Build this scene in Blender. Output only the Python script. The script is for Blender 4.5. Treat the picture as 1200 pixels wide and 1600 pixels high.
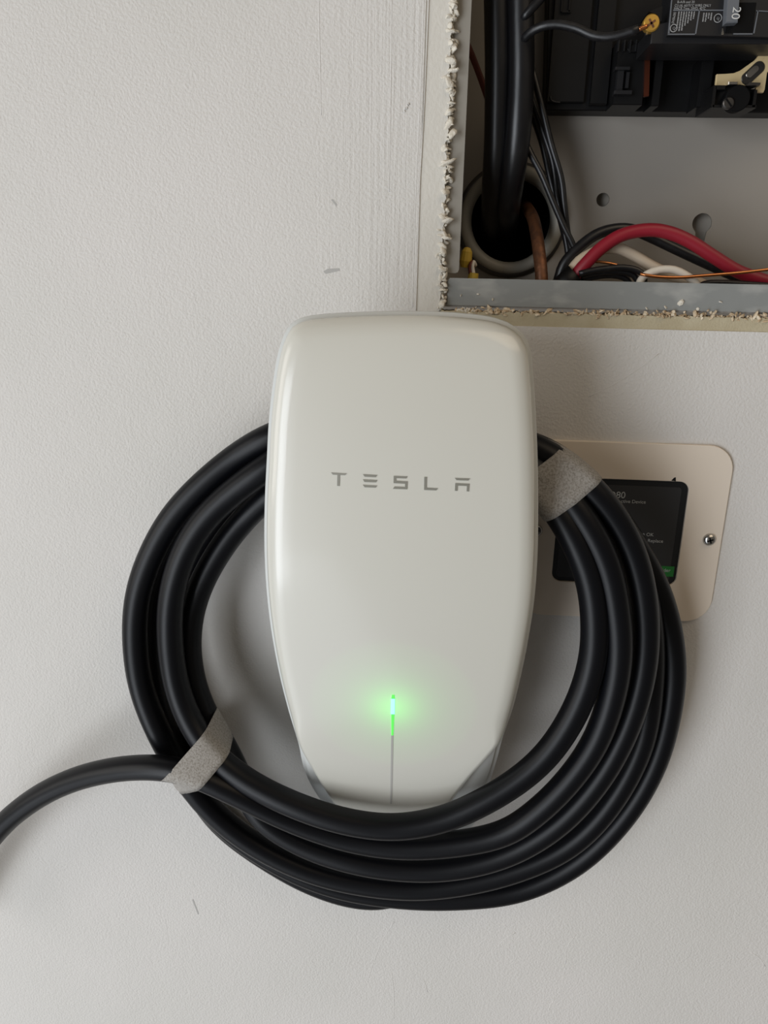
import bpy, bmesh, math, random
from mathutils import Vector, Matrix, noise

random.seed(7)
scene = bpy.context.scene
for o in list(bpy.data.objects):
    bpy.data.objects.remove(o)
COL = scene.collection

# ------------------------------------------------------------------ camera
FPX = 1180.0                       # focal length in pixels of a 1200 x 1600 frame
PITCH, YAW, ROLL = map(math.radians, (-17.0, -3.5, 1.25))
CAM = Vector((0.0, -0.50, 0.0))
FWD = Vector((math.sin(YAW) * math.cos(PITCH), math.cos(YAW) * math.cos(PITCH), math.sin(PITCH)))
_r = FWD.cross(Vector((0, 0, 1))).normalized()
_u = _r.cross(FWD)
RGT = _r * math.cos(ROLL) + _u * math.sin(ROLL)
UPV = -_r * math.sin(ROLL) + _u * math.cos(ROLL)
cd = bpy.data.cameras.new('camera')
cam = bpy.data.objects.new('camera', cd)
COL.objects.link(cam)
M = Matrix.Identity(4)
for i in range(3):
    M[i][0], M[i][1], M[i][2], M[i][3] = RGT[i], UPV[i], -FWD[i], CAM[i]
cam.matrix_world = M
cd.sensor_fit = 'VERTICAL'
cd.sensor_height = 36.0
cd.lens = 36.0 * FPX / 1600.0
cd.clip_start = 0.005
scene.camera = cam

# ------------------------------------------------------------------ world, lights, exposure
w = bpy.data.worlds.new('garage_ambient')
scene.world = w
w.use_nodes = True
w.node_tree.nodes['Background'].inputs[0].default_value = (1.0, 0.90, 0.78, 1)
w.node_tree.nodes['Background'].inputs[1].default_value = 0.125


def area(name, loc, target, sx, sy, power, col):
    l = bpy.data.lights.new(name, 'AREA')
    l.shape = 'RECTANGLE'
    l.size, l.size_y, l.energy, l.color = sx, sy, power, col
    o = bpy.data.objects.new(name, l)
    COL.objects.link(o)
    o.location = loc
    o.rotation_euler = (Vector(target) - Vector(loc)).to_track_quat('-Z', 'Y').to_euler()
    return o


# open garage door to the left, and the weaker daylight off the drive in front
area('garage_door_daylight', (-2.15, -2.9, -0.8), (0, 0, -0.3), 1.7, 3.2, 108, (0.89, 0.94, 1.0))
area('sunlit_floor_bounce', (-1.2, -1.5, -2.0), (0, 0, -0.2), 2.2, 1.6, 13, (0.86, 0.92, 1.0))
area('side_door_daylight', (-3.6, -1.65, 0.3), (0, 0, 0.05), 1.4, 2.8, 40, (1.0, 0.965, 0.91))
area('warm_fill_light', (1.1, -1.2, 1.6), (0, 0, 0), 1.7, 1.2, 12, (1.0, 0.82, 0.60))  # warm fill added at the upper right, for indoor light of unseen source

scene.view_settings.view_transform = 'Standard'
scene.view_settings.look = 'None'
scene.view_settings.gamma = 1
scene.view_settings.use_curve_mapping = False
scene.view_settings.exposure = -0.08


# ------------------------------------------------------------------ helpers
def at(px, py, Y=0.0):
    """the point of the plane y = Y seen at this pixel of the photograph"""
    d = FWD * FPX + RGT * (px - 600) - UPV * (py - 800)
    return CAM + d * ((Y - CAM.y) / d.y)


ORG = {}


def tag(o, label=None, cat=None, group=None, kind=None):
    if label: o['label'] = label
    if cat: o['category'] = cat
    if group: o['group'] = group
    if kind: o['kind'] = kind
    return o


def empty(name, loc, label, cat, group=None):
    o = bpy.data.objects.new(name, None)
    o.empty_display_size = 0.02
    COL.objects.link(o)
    o.location = loc
    ORG[o] = Vector(loc)
    return tag(o, label, cat, group)


def mk(name, verts, faces, mat, parent=None, smooth=True):
    """world-space vertices -> one mesh object, under its parent when it is a part"""
    verts = [Vector(v) for v in verts]
    if parent is not None:
        org = ORG[parent]
    else:
        lo = Vector([min(v[i] for v in verts) for i in range(3)])
        hi = Vector([max(v[i] for v in verts) for i in range(3)])
        org = Vector(((lo.x + hi.x) / 2, (lo.y + hi.y) / 2, lo.z))
    me = bpy.data.meshes.new(name)
    me.from_pydata([v - org for v in verts], [], faces)
    bm = bmesh.new()
    bm.from_mesh(me)
    bmesh.ops.recalc_face_normals(bm, faces=bm.faces)
    bm.to_mesh(me)
    bm.free()
    me.materials.append(mat)
    if smooth:
        me.shade_smooth()
    o = bpy.data.objects.new(name, me)
    COL.objects.link(o)
    if parent is not None:
        o.parent = parent
    else:
        o.location = org
    ORG[o] = org
    return o


class MB:
    def __init__(s):
        s.v, s.f = [], []

    def add(s, v, f):
        n = len(s.v)
        s.v += [Vector(p) for p in v]
        s.f += [tuple(i + n for i in q) for q in f]
        return s

    def box(s, a, b):
        x0, x1 = sorted((a[0], b[0])); y0, y1 = sorted((a[1], b[1])); z0, z1 = sorted((a[2], b[2]))
        return s.add([(x0, y0, z0), (x1, y0, z0), (x1, y1, z0), (x0, y1, z0), (x0, y0, z1), (x1, y0, z1), (x1, y1, z1), (x0, y1, z1)],
                     [(0, 3, 2, 1), (4, 5, 6, 7), (0, 1, 5, 4), (1, 2, 6, 5), (2, 3, 7, 6), (3, 0, 4, 7)])

    def slab(s, pts, depth, ch=0.0):
        """polygon facing the room (points in 3D), with thickness towards the wall and an optional chamfer"""
        n = len(pts)
        c = sum((Vector(p) for p in pts), Vector()) / n
        rings = []
        if ch:
            rings.append([Vector(p) + (c - Vector(p)).normalized() * ch for p in pts])
            rings.append([Vector(p) + Vector((0, ch, 0)) for p in pts])
        else:
            rings.append([Vector(p) for p in pts])
        rings.append([Vector(p) + Vector((0, depth, 0)) for p in pts])
        v = [p for r in rings for p in r]
        f = [tuple(range(n)), tuple(reversed(range((len(rings) - 1) * n, len(rings) * n)))]
        for k in range(len(rings) - 1):
            for i in range(n):
                j = (i + 1) % n
                f.append((k * n + i, k * n + j, (k + 1) * n + j, (k + 1) * n + i))
        return s.add(v, f)

    def lathe(s, c, axis, prof, n=32, caps=True):
        """prof: list of (distance along axis, radius)"""
        axis = Vector(axis).normalized()
        a = axis.orthogonal().normalized(); b = axis.cross(a)
        v, f = [], []
        for (h, r) in prof:
            for i in range(n):
                t = 2 * math.pi * i / n
                v.append(Vector(c) + axis * h + (a * math.cos(t) + b * math.sin(t)) * r)
        for k in range(len(prof) - 1):
            for i in range(n):
                j = (i + 1) % n
                f.append((k * n + i, k * n + j, (k + 1) * n + j, (k + 1) * n + i))
        if caps and prof[0][1] > 1e-6: f.append(tuple(range(n)))
        if caps and prof[-1][1] > 1e-6: f.append(tuple(range((len(prof) - 1) * n, len(prof) * n)))
        return s.add(v, f)

    def build(s, name, mat, parent=None, smooth=False):
        return mk(name, s.v, s.f, mat, parent, smooth)


def catmull(P, step=0.004, closed=False):
    P = [Vector(p) for p in P]
    n = len(P)
    out = []
    segs = n if closed else n - 1
    for i in range(segs):
        if closed:
            a, b, c, d = P[(i - 1) % n], P[i], P[(i + 1) % n], P[(i + 2) % n]
        else:
            b, c = P[i], P[i + 1]
            a = P[i - 1] if i else b * 2 - c
            d = P[i + 2] if i + 2 < n else c * 2 - b
        # centripetal
        t0 = 0.0
        t1 = t0 + max((b - a).length, 1e-6) ** .5
        t2 = t1 + max((c - b).length, 1e-6) ** .5
        t3 = t2 + max((d - c).length, 1e-6) ** .5
        m = max(2, int((c - b).length / step))
        for k in range(m):
            t = t1 + (t2 - t1) * k / m
            A1 = a * ((t1 - t) / (t1 - t0)) + b * ((t - t0) / (t1 - t0))
            A2 = b * ((t2 - t) / (t2 - t1)) + c * ((t - t1) / (t2 - t1))
            A3 = c * ((t3 - t) / (t3 - t2)) + d * ((t - t2) / (t3 - t2))
            B1 = A1 * ((t2 - t) / (t2 - t0)) + A2 * ((t - t0) / (t2 - t0))
            B2 = A2 * ((t3 - t) / (t3 - t1)) + A3 * ((t - t1) / (t3 - t1))
            out.append(B1 * ((t2 - t) / (t2 - t1)) + B2 * ((t - t1) / (t2 - t1)))
    if not closed:
        out.append(P[-1])
    return out


def relax(pts, it):
    pts = [p.copy() for p in pts]
    for _ in range(it):
        q = [p.copy() for p in pts]
        for i in range(1, len(pts) - 1):
            q[i] = pts[i] * .5 + (pts[i - 1] + pts[i + 1]) * .25
        pts = q
    return pts


def sweep(pts, r, n=12):
    v, f = [], []
    T = []
    for i in range(len(pts)):
        T.append((pts[min(i + 1, len(pts) - 1)] - pts[max(i - 1, 0)]).normalized())
    a = T[0].orthogonal().normalized()
    for i, p in enumerate(pts):
        a = (a - T[i] * a.dot(T[i])).normalized()
        b = T[i].cross(a)
        for k in range(n):
            t = 2 * math.pi * k / n
            v.append(p + (a * math.cos(t) + b * math.sin(t)) * r)
    for i in range(len(pts) - 1):
        for k in range(n):
            j = (k + 1) % n
            f.append((i * n + k, i * n + j, (i + 1) * n + j, (i + 1) * n + k))
    f.append(tuple(range(n)))
    f.append(tuple(range((len(pts) - 1) * n, len(pts) * n)))
    return v, f


def wire(name, px, r, mat, label, group=None, cat='wire', parent=None, n=10, step=.003):
    v, f = sweep(catmull([at(*p) for p in px], step), r, n)
    o = mk(name, v, f, mat, parent)
    if parent is None:
        tag(o, label, cat, group)
    elif label:
        o['label'] = label
    return o


# ------------------------------------------------------------------ materials
def lin(c):
    return tuple(((x / 255) / 12.92 if x / 255 <= .04045 else ((x / 255 + .055) / 1.055) ** 2.4) for x in c) + (1,)


def mat(name, col, rough=.5, metal=0.0, bump=None, var=None, coat=0.0, emit=None, spec=.5):
    """bump: list of (scale xyz, strength, distance m); var: (scale, other colour, lo, hi)"""
    m = bpy.data.materials.new(name)
    m.use_nodes = True
    nt = m.node_tree
    b = nt.nodes['Principled BSDF']
    b.inputs['Base Color'].default_value = lin(col)
    b.inputs['Roughness'].default_value = rough
    b.inputs['Metallic'].default_value = metal
    b.inputs['Coat Weight'].default_value = coat
    b.inputs['Coat Roughness'].default_value = .04
    b.inputs['Specular IOR Level'].default_value = spec
    if emit:
        b.inputs['Emission Color'].default_value = lin(emit[0])
        b.inputs['Emission Strength'].default_value = emit[1]
    tc = nt.nodes.new('ShaderNodeTexCoord')

    def noise_node(scale, detail=3):
        mp = nt.nodes.new('ShaderNodeMapping')
        if not isinstance(scale, tuple): scale = (scale,) * 3
        mp.inputs['Scale'].default_value = scale
        nt.links.new(tc.outputs['Object'], mp.inputs[0])
        nz = nt.nodes.new('ShaderNodeTexNoise')
        nz.inputs['Scale'].default_value = 1.0
        nz.inputs['Detail'].default_value = detail
        nt.links.new(mp.outputs[0], nz.inputs['Vector'])
        return nz
    if var:
        nz = noise_node(var[0])
        rp = nt.nodes.new('ShaderNodeValToRGB')
        rp.color_ramp.elements[0].position = var[2]
        rp.color_ramp.elements[1].position = var[3]
        rp.color_ramp.elements[0].color = lin(col)
        rp.color_ramp.elements[1].color = lin(var[1])
        nt.links.new(nz.outputs['Fac'], rp.inputs[0])
        nt.links.new(rp.outputs[0], b.inputs['Base Color'])
    last = None
    for (sc, st, dist) in (bump or []):
        nz = noise_node(sc)
        bp = nt.nodes.new('ShaderNodeBump')
        bp.inputs['Strength'].default_value = st
        bp.inputs['Distance'].default_value = dist
        nt.links.new(nz.outputs['Fac'], bp.inputs['Height'])
        if last: nt.links.new(last.outputs[0], bp.inputs['Normal'])
        last = bp
    if last: nt.links.new(last.outputs[0], b.inputs['Normal'])
    return m


WALLC = (210, 206, 201)
M_wall = mat('painted_plaster', WALLC, .62, bump=[((620, 620, 620), .6, .0008), ((30, 30, 30), .12, .004)],
             var=(6, (204, 201, 195), .35, .7))
M_strip = mat('painted_strip', (207, 203, 194), .6, bump=[((420, 420, 300), .4, .0009)])
M_bare = mat('bare_plaster', (176, 164, 136), .85, bump=[((700, 700, 700), .4, .0008)], var=(60, (188, 178, 152), .35, .7))
M_core = mat('gypsum_core', (206, 198, 182), .9, bump=[((800, 800, 800), .6, .001)])
M_crumb = mat('torn_white_plaster', (216, 209, 195), .9, bump=[((900, 900, 900), .6, .001)])
M_paper = mat('torn_paper', (190, 166, 134), .95, var=(300, (226, 212, 188), .42, .68), bump=[((900, 900, 900), .6, .001)])
M_panel = mat('grey_panel_enamel', (150, 144, 136), .45, bump=[((200, 200, 200), .06, .0004)])
M_lip = mat('dusty_grey_metal', (134, 136, 134), .5, bump=[((300, 300, 300), .1, .0004)], var=((40, 40, 90), (164, 164, 160), .52, .78))
M_flange = mat('pale_grey_enamel', (146, 141, 132), .4)
M_board = mat('pale_mounting_board', (196, 188, 176), .8)
M_black = mat('black_plastic', (11, 11, 12), .45, bump=[((250, 250, 250), .08, .0004)], spec=.3)
M_black2 = mat('breaker_plastic', (25, 25, 27), .4, bump=[((600, 600, 600), .08, .0003)])
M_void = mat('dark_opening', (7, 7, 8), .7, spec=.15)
M_bwire = mat('black_insulation', (20, 20, 22), .38, var=(180, (34, 34, 36), .5, .75))
M_bcable = mat('service_cable_jacket', (15, 15, 18), .35, var=((60, 60, 25), (32, 32, 33), .55, .8), bump=[((120, 120, 30), .25, .0008)])
M_red = mat('red_insulation', (142, 24, 42), .45)
M_cream = mat('cream_insulation', (204, 188, 166), .5)
M_white = mat('white_insulation', (222, 214, 200), .5)
M_copper = mat('bright_copper', (226, 150, 96), .3, 1.0)
M_oldcopper = mat('tarnished_copper', (128, 86, 60), .5, .6, var=(150, (86, 62, 50), .45, .7), bump=[((300, 300, 300), .4, .001)])
M_redbrown = mat('red_brown_wire', (110, 56, 44), .5, .3)
M_bushing = mat('grey_bushing', (150, 147, 138), .5)
M_brass = mat('brass', (240, 190, 90), .3, .75)
M_tin = mat('tinned_busbar', (226, 202, 154), .38, .3, var=(160, (196, 160, 104), .55, .75))
M_steel = mat('zinc_steel', (190, 188, 184), .25, 1.0)
M_dsteel = mat('dark_steel', (92, 90, 88), .35, .9)
M_yellow = mat('yellow_plastic', (196, 164, 60), .5)
M_toggle = mat('grey_toggle', (98, 101, 106), .45)
M_print = mat('pale_print', (196, 196, 194), .6)
M_print2 = mat('grey_print', (150, 150, 150), .6)
M_plate = mat('almond_plate', (224, 211, 195), .42, bump=[((500, 500, 500), .04, .0003)])
M_bezel = mat('screen_bezel', (19, 22, 25), .4)
M_screen = mat('screen_face', (48, 49, 51), .35)
M_green = mat('green_badge', (34, 120, 52), .5)
M_rubber = mat('cable_rubber', (10, 11, 15), .38, bump=[((900, 900, 900), .05, .0002)], spec=.22)
M_tape = mat('grey_fabric_tape', (160, 156, 150), .85, var=((900, 900, 900), (128, 122, 114), .42, .68), bump=[((900, 900, 900), .35, .0006)])
M_body = mat('white_body_shell', (205, 207, 204), .35)
M_letter = mat('grey_lettering', (150, 148, 138), .3, .3)
M_seam = mat('light_guide_off', (172, 170, 165), .4)
M_led = mat('status_light_on', (120, 255, 220), .4, emit=((120, 255, 215), 2.2))
M_led2 = mat('status_light_dim', (90, 230, 90), .4, emit=((90, 240, 80), .7))

# glossy white face: opaque white glass that lets a little light from inside through
M_face = bpy.data.materials.new('white_glass_face')
M_face.use_nodes = True
nt = M_face.node_tree
pb = nt.nodes['Principled BSDF']
pb.inputs['Base Color'].default_value = lin((216, 214, 204))
pb.inputs['Roughness'].default_value = .3
pb.inputs['Coat Weight'].default_value = .85
pb.inputs['Coat Roughness'].default_value = .16
tr = nt.nodes.new('ShaderNodeBsdfTranslucent')
tr.inputs[0].default_value = (.8, .85, .75, 1)
mx = nt.nodes.new('ShaderNodeMixShader')
mx.inputs[0].default_value = .08
nt.links.new(pb.outputs[0], mx.inputs[1])
nt.links.new(tr.outputs[0], mx.inputs[2])
nt.links.new(mx.outputs[0], nt.nodes['Material Output'].inputs[0])

# brushed vertical streaks in the paint beside the opening, and a pencil smudge: relief and wear of the wall paint
def wall_extras():
    nt = M_wall.node_tree
    b = nt.nodes['Principled BSDF']
    geo = nt.nodes.new('ShaderNodeNewGeometry')
    sep = nt.nodes.new('ShaderNodeSeparateXYZ')
    nt.links.new(geo.outputs['Position'], sep.inputs[0])
    xa, xb = at(470, 250).x, at(600, 250).x
    mr = nt.nodes.new('ShaderNodeMapRange')
    mr.inputs[1].default_value, mr.inputs[2].default_value = xa, xb
    nt.links.new(sep.outputs['X'], mr.inputs[0])
    mz = nt.nodes.new('ShaderNodeMapRange')
    mz.inputs[1].default_value, mz.inputs[2].default_value = at(600, 560).z, at(600, 420).z
    nt.links.new(sep.outputs['Z'], mz.inputs[0])
    mu = nt.nodes.new('ShaderNodeMath'); mu.operation = 'MULTIPLY'
    nt.links.new(mr.outputs[0], mu.inputs[0]); nt.links.new(mz.outputs[0], mu.inputs[1])
    mp = nt.nodes.new('ShaderNodeMapping'); mp.inputs['Scale'].default_value = (520, 520, 14)
    nt.links.new(geo.outputs['Position'], mp.inputs[0])
    nz = nt.nodes.new('ShaderNodeTexNoise'); nz.inputs['Scale'].default_value = 1; nz.inputs['Detail'].default_value = 4
    nt.links.new(mp.outputs[0], nz.inputs['Vector'])
    h = nt.nodes.new('ShaderNodeMath'); h.operation = 'MULTIPLY'
    nt.links.new(nz.outputs['Fac'], h.inputs[0]); nt.links.new(mu.outputs[0], h.inputs[1])
    bp = nt.nodes.new('ShaderNodeBump'); bp.inputs['Strength'].default_value = .45; bp.inputs['Distance'].default_value = .0012
    nt.links.new(h.outputs[0], bp.inputs['Height'])
    old = b.inputs['Normal'].links[0].from_socket
    nt.links.new(old, bp.inputs['Normal'])
    nt.links.new(bp.outputs[0], b.inputs['Normal'])
wall_extras()

# ------------------------------------------------------------------ the wall with the cut opening
XL = at(697, 250, 0).x                 # left edge of the cut
ZB = at(950, 492, 0).z                 # bottom edge of the cut
XR, ZT = XL + .385, ZB + .56
PX, PZ = at(657, 280, 0).x, at(950, 513, 0).z     # edge of the paint around the cut
PXR, PZT = XR + .016, ZT + .016
X0, X1, Z0, Z1 = -1.6, 1.6, -1.35, 1.25
REC = .0006
TH = .0125


def jag(n, amp, seed):
    return [amp * (noise.noise(Vector((i * .55, seed, 0))) + .6 * noise.noise(Vector((i * 1.7, seed, 3)))) for i in range(n)]


mb = MB()
# painted skin, four fields round the opening
for (a, b, c, d) in ((X0, PX, Z0, Z1), (PXR, X1, Z0, Z1), (PX, PXR, Z0, PZ), (PX, PXR, PZT, Z1)):
    mb.add([(a, 0, c), (b, 0, c), (b, 0, d), (a, 0, d)], [(0, 1, 2, 3)])
# the small step down to the strip round the opening
for (p, q) in (((PX, PZ), (PXR, PZ)), ((PXR, PZ), (PXR, PZT)), ((PXR, PZT), (PX, PZT)), ((PX, PZT), (PX, PZ))):
    mb.add([(p[0], 0, p[1]), (q[0], 0, q[1]), (q[0], REC, q[1]), (p[0], REC, p[1])], [(0, 1, 2, 3)])
# back of the wall board
mb.add([(X0, .03, Z0), (XL - .03, .03, Z0), (XL - .03, .03, Z1), (X0, .03, Z1)], [(0, 1, 2, 3)])
mb.add([(XR + .03, .03, Z0), (X1, .03, Z0), (X1, .03, Z1), (XR + .03, .03, Z1)], [(0, 1, 2, 3)])
mb.add([(XL - .03, .03, Z0), (XR + .03, .03, Z0), (XR + .03, .03, ZB - .03), (XL - .03, .03, ZB - .03)], [(0, 1, 2, 3)])
mb.add([(XL - .03, .03, ZT + .03), (XR + .03, .03, ZT + .03), (XR + .03, .03, Z1), (XL - .03, .03, Z1)], [(0, 1, 2, 3)])
wall = mb.build('wall_back', M_wall)
tag(wall, kind='structure')

# strips where the panel cover used to sit
NL = 360
jl = jag(NL + 1, .0016, 1.3)
lw = lambda z: XL + (at(697, 250).x - XL) + 0
v, f = [], []
for i in range(NL + 1):
    z = ZB + (ZT - ZB) * i / NL
    x = XL + jl[i]
    v += [(PX, REC, PZ if i == 0 else (PZT if i == NL else z)), (x, REC, z), (x + .0012, TH, z)]
    if i:
        a = (i - 1) * 3; b = i * 3
        f += [(a, a + 1, b + 1, b), (a + 1, a + 2, b + 2, b + 1)]
strip = mk('trim_strip', v, f, M_strip, wall, False)
NB = 260
jb = jag(NB + 1, .0012, 5.1)
v, f = [], []
for i in range(NB + 1):
    x = XL + (XR - XL) * i / NB
    z = ZB + jb[i]
    v += [(PX if i == 0 else (PXR if i == NB else x), REC, PZ), (x, REC, z), (x, TH, z + .0006)]
    if i:
        a = (i - 1) * 3; b = i * 3
        f += [(a, b, b + 1, a + 1), (a + 1, b + 1, b + 2, a + 2)]
mk('bare_plaster_strip', v, f, M_bare, wall, False)
mb = MB()
mb.add([(XR, REC, ZB), (PXR, REC, PZ), (PXR, REC, PZT), (XR, REC, ZT), (XR, TH, ZB), (XR, TH, ZT)], [(0, 1, 2, 3), (0, 3, 5, 4)])
mb.add([(XL, REC, ZT), (XR, REC, ZT), (PXR, REC, PZT), (PX, REC, PZT), (XL, TH, ZT), (XR, TH, ZT)], [(0, 1, 2, 3), (0, 4, 5, 1)])
mb.build('bare_plaster_strip', M_bare, wall)


def crumb(c, s, st):
    """a small torn flake: a squashed, crumpled octahedron-like lump"""
    v, f = [], []
    bm = bmesh.new()
    bmesh.ops.create_icosphere(bm, subdivisions=2, radius=1)
    rot = Matrix.Rotation(random.uniform(0, 6.3), 3, Vector((random.uniform(-1, 1), random.uniform(-1, 1), random.uniform(-1, 1))).normalized())
    off = Vector((random.uniform(0, 99), random.uniform(0, 99), 0))
    for q in bm.verts:
        p = q.co * (1 + .55 * noise.noise(q.co * 1.6 + off))
        p = rot @ Vector((p.x * st, p.y, p.z * random.uniform(.4, .6)))
        q.co = c + p * s
    bm.verts.index_update()
    v = [q.co.copy() for q in bm.verts]
    f = [tuple(q.index for q in k.verts) for k in bm.faces]
    bm.free()
    return v, f


mb = MB()
zlow = ZB - .002
ztop = ZB + .26
n = 330
for i in range(n):
    z = zlow + (ztop - zlow) * random.random()
    k = min(NL, max(0, int((z - ZB) / (ZT - ZB) * NL)))
    x = XL + jl[k] + random.gauss(.0005, .0012)
    y = random.uniform(.0000, .0042)
    mb.add(*crumb(Vector((x, y, z)), random.uniform(.0008, .0019) * (1.45 if random.random() < .2 else 1), random.uniform(.9, 2.1)))
for (px, py) in ((709, 110), (704, 95), (707, 209), (703, 130), (700, 345), (698, 372), (693, 392), (697, 300), (691, 420)):
    mb.add(*crumb(at(px, py, -.0005), .0021, 1.7))
tag(mb.build('torn_plaster_edge', M_crumb, wall, True), 'ragged white broken plaster along the left edge of the opening', kind='stuff')
mb = MB()
for i in range(560):
    x = XL + .010 + (XR - XL - .01) * random.random()
    k = int((x - XL) / (XR - XL) * NB)
    z = ZB + jb[k] + random.gauss(.0004, .0011)
    mb.add(*crumb(Vector((x, random.uniform(.0004, .0045), z)), random.uniform(.0006, .0015), random.uniform(1, 2.6)))
tag(mb.build('torn_paper_edge', M_paper, wall, True), 'frayed brown board paper along the lower edge of the opening', kind='stuff')
mb = MB()
for i in range(26):
    p = at(random.uniform(716, 742), random.uniform(484, 493), .002)
    mb.add(*crumb(p, random.uniform(.0008, .0018), 1.5))
tag(mb.build('torn_plaster_edge', M_crumb, wall, True), kind='stuff')

# ridges left in the paint by the old cover and by the brush, and two small scuffs
for px in ([(671.5, -40), (663, 160), (654.5, 320), (649.5, 488)], [(664, -40), (657, 140), (649, 320), (645, 480)], [(498, -30), (500, 90), (502, 180)], [(612, -30), (611, 120), (608, 300)],
           [(775, 1492), (779, 1478), (790, 1466), (806, 1457)], [(574, 1534), (585, 1500), (600, 1465), (616, 1440)], [(612, 1520), (616, 1556), (615, 1592)], [(1172, 1488), (1184, 1494), (1196, 1510)],
           [(884, 1505), (886, 1480), (900, 1460)], [(920, 620), (960, 600), (1000, 575), (1030, 552)], [(856, 1588), (860, 1570), (868, 1560)], [(662, 1530), (668, 1550)]):
    v, f = sweep(catmull([at(x, y, .0001) for x, y in px], .004), .00028, 6)
    mk('paint_ridge', v, f, M_wall, wall)
M_scuff = mat('grey_scuff', (174, 172, 168), .8)
for pts in ([(505, 424), (512, 420), (530, 419), (531, 423), (518, 426), (509, 428)], [(517, 312), (520, 311), (527, 320), (525, 322)], [(300, 1406), (302, 1405), (311, 1428), (309, 1429)]):
    MB().slab([at(x, y, -.0001) for x, y in pts], .0002).build('scuff_mark', M_scuff, wall)
mb = MB()
for i in range(5):
    mb.add(*crumb(at(632 + i * 1.6 + random.uniform(-1, 1), 173 - i * 2.6, 0), .0008, 1.3))
mb.build('plaster_dent', M_wall, wall, True)

# ------------------------------------------------------------------ the electrical panel box
YB = .088           # inner face of the box back
panel = empty('electrical_panel', (XL + .19, .05, ZB), 'open grey metal electrical panel box set in the ragged wall opening', 'panel')
bx0, bx1 = XL - .002, XR - .004
lipT = at(950, 439.5, .003).z
lipB = at(950, 482.5, .003).z
lx0 = at(699, 455, .003).x
# back plate with the conduit opening and two fixing holes
cc = at(798, 345, YB)
RI, RO = .0285, .0365


def circle(c, r, n, a0=0):
    return [Vector((c.x + r * math.cos(a0 + 2 * math.pi * i / n), c.y, c.z + r * math.sin(a0 + 2 * math.pi * i / n))) for i in range(n)]


def plate_with_holes(name, outer, holes, depth, m, parent):
    bm = bmesh.new()
    edges = []
    for loop in [outer] + holes:
        vs = [bm.verts.new(p) for p in loop]
        for i in range(len(vs)):
            edges.append(bm.edges.new((vs[i], vs[(i + 1) % len(vs)])))
    bmesh.ops.triangle_fill(bm, use_beauty=True, use_dissolve=False, edges=edges)
    r = bmesh.ops.extrude_face_region(bm, geom=bm.faces[:])
    for e in r['geom']:
        if isinstance(e, bmesh.types.BMVert):
            e.co.y += depth
    bm.verts.index_update()
    v = [q.co.copy() for q in bm.verts]
    f = [tuple(q.index for q in k.verts) for k in bm.faces]
    bm.free()
    return mk(name, v, f, m, parent, False)


key = at(1097, 349, YB)
kr = .0068
keyhole = [Vector((key.x + kr * math.cos(a), YB, key.z + kr * math.sin(a))) for a in [math.radians(-55 + 290 * i / 24) for i in range(25)]]
keyhole += [Vector((key.x - .003, YB, key.z - .015)), Vector((key.x + .003, YB, key.z - .015))]
bz0, bz1 = lipB + .001, ZT - .004
plate_with_holes('back_plate', [Vector((bx0, YB, bz0)), Vector((bx1, YB, bz0)), Vector((bx1, YB, bz1)), Vector((bx0, YB, bz1))],
                 [circle(cc, RI + .002, 40), circle(at(942, 312, YB), .0046, 20), keyhole], .0018, M_panel, panel)
mb = MB()
mb.box((bx0 - .002, .003, bz0), (bx0, YB + .002, bz1))
mb.box((bx1, .003, bz0), (bx1 + .002, YB + .002, bz1))
mb.box((bx0 - .002, .003, bz1), (bx1 + .002, YB + .002, bz1 + .002))
mb.box((bx0 - .002, .0045, bz0 - .002), (bx1 + .002, YB + .002, bz0))
mb.build('box_side', M_panel, panel)
yb = YB + .012
plate_with_holes('mounting_board', [Vector((bx0 - .004, yb, bz0 - .004)), Vector((bx1 + .004, yb, bz0 - .004)), Vector((bx1 + .004, yb, bz1 + .004)), Vector((bx0 - .004, yb, bz1 + .004))],
                 [circle(Vector((cc.x, yb, cc.z)), RI + .002, 40)], .008, M_board, panel)
mb = MB().box((bx0 - .004, YB + .002, bz0 - .004), (bx0 - .002, YB + .02, bz1 + .004))
mb.build('board_edge', M_board, panel)
mb = MB().box((bx1 + .002, YB + .002, bz0 - .004), (bx1 + .004, YB + .02, bz1 + .004))
mb.build('board_edge', M_board, panel)
# folded front edges
fx = at(727, 214, .004).x
z1f = at(700, 427, .004).z
pts = [Vector((bx0, .005, z1f)), Vector((fx - .0022, .005, z1f)), Vector((fx - .0006, .005, z1f + .0006)), Vector((fx, .005, z1f + .0022)), Vector((fx, .005, bz1)), Vector((bx0, .005, bz1))]
MB().slab(pts, .0016, .0003).build('side_flange', M_flange, panel)
MB().slab([Vector((bx1, .005, z1f)), Vector((bx1, .005, bz1)), Vector((bx1 - .018, .005, bz1)), Vector((bx1 - .018, .005, z1f))], .0016, .0003).build('side_flange', M_flange, panel)
pts = [Vector((lx0, .003, lipB)), Vector((bx1 + .002, .003, lipB)), Vector((bx1 + .002, .003, lipT)), Vector((lx0 + .0012, .003, lipT)), Vector((lx0, .003, lipT - .0012))]
MB().slab(pts, .0016, .0004).build('bottom_lip', M_lip, panel)
mb = MB()
for (px, py, s) in ((1063, 473, .0019), (770, 468, .0008), (747, 460, .0008), (1126, 472, .0009), (1040, 480, .001), (720, 462, .0007), (1090, 483, .0009), (1010, 482, .0008)):
    mb.add(*crumb(at(px, py, .0028), s, 1.3))
tag(mb.build('plaster_speck', M_crumb, panel), kind='stuff')
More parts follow.
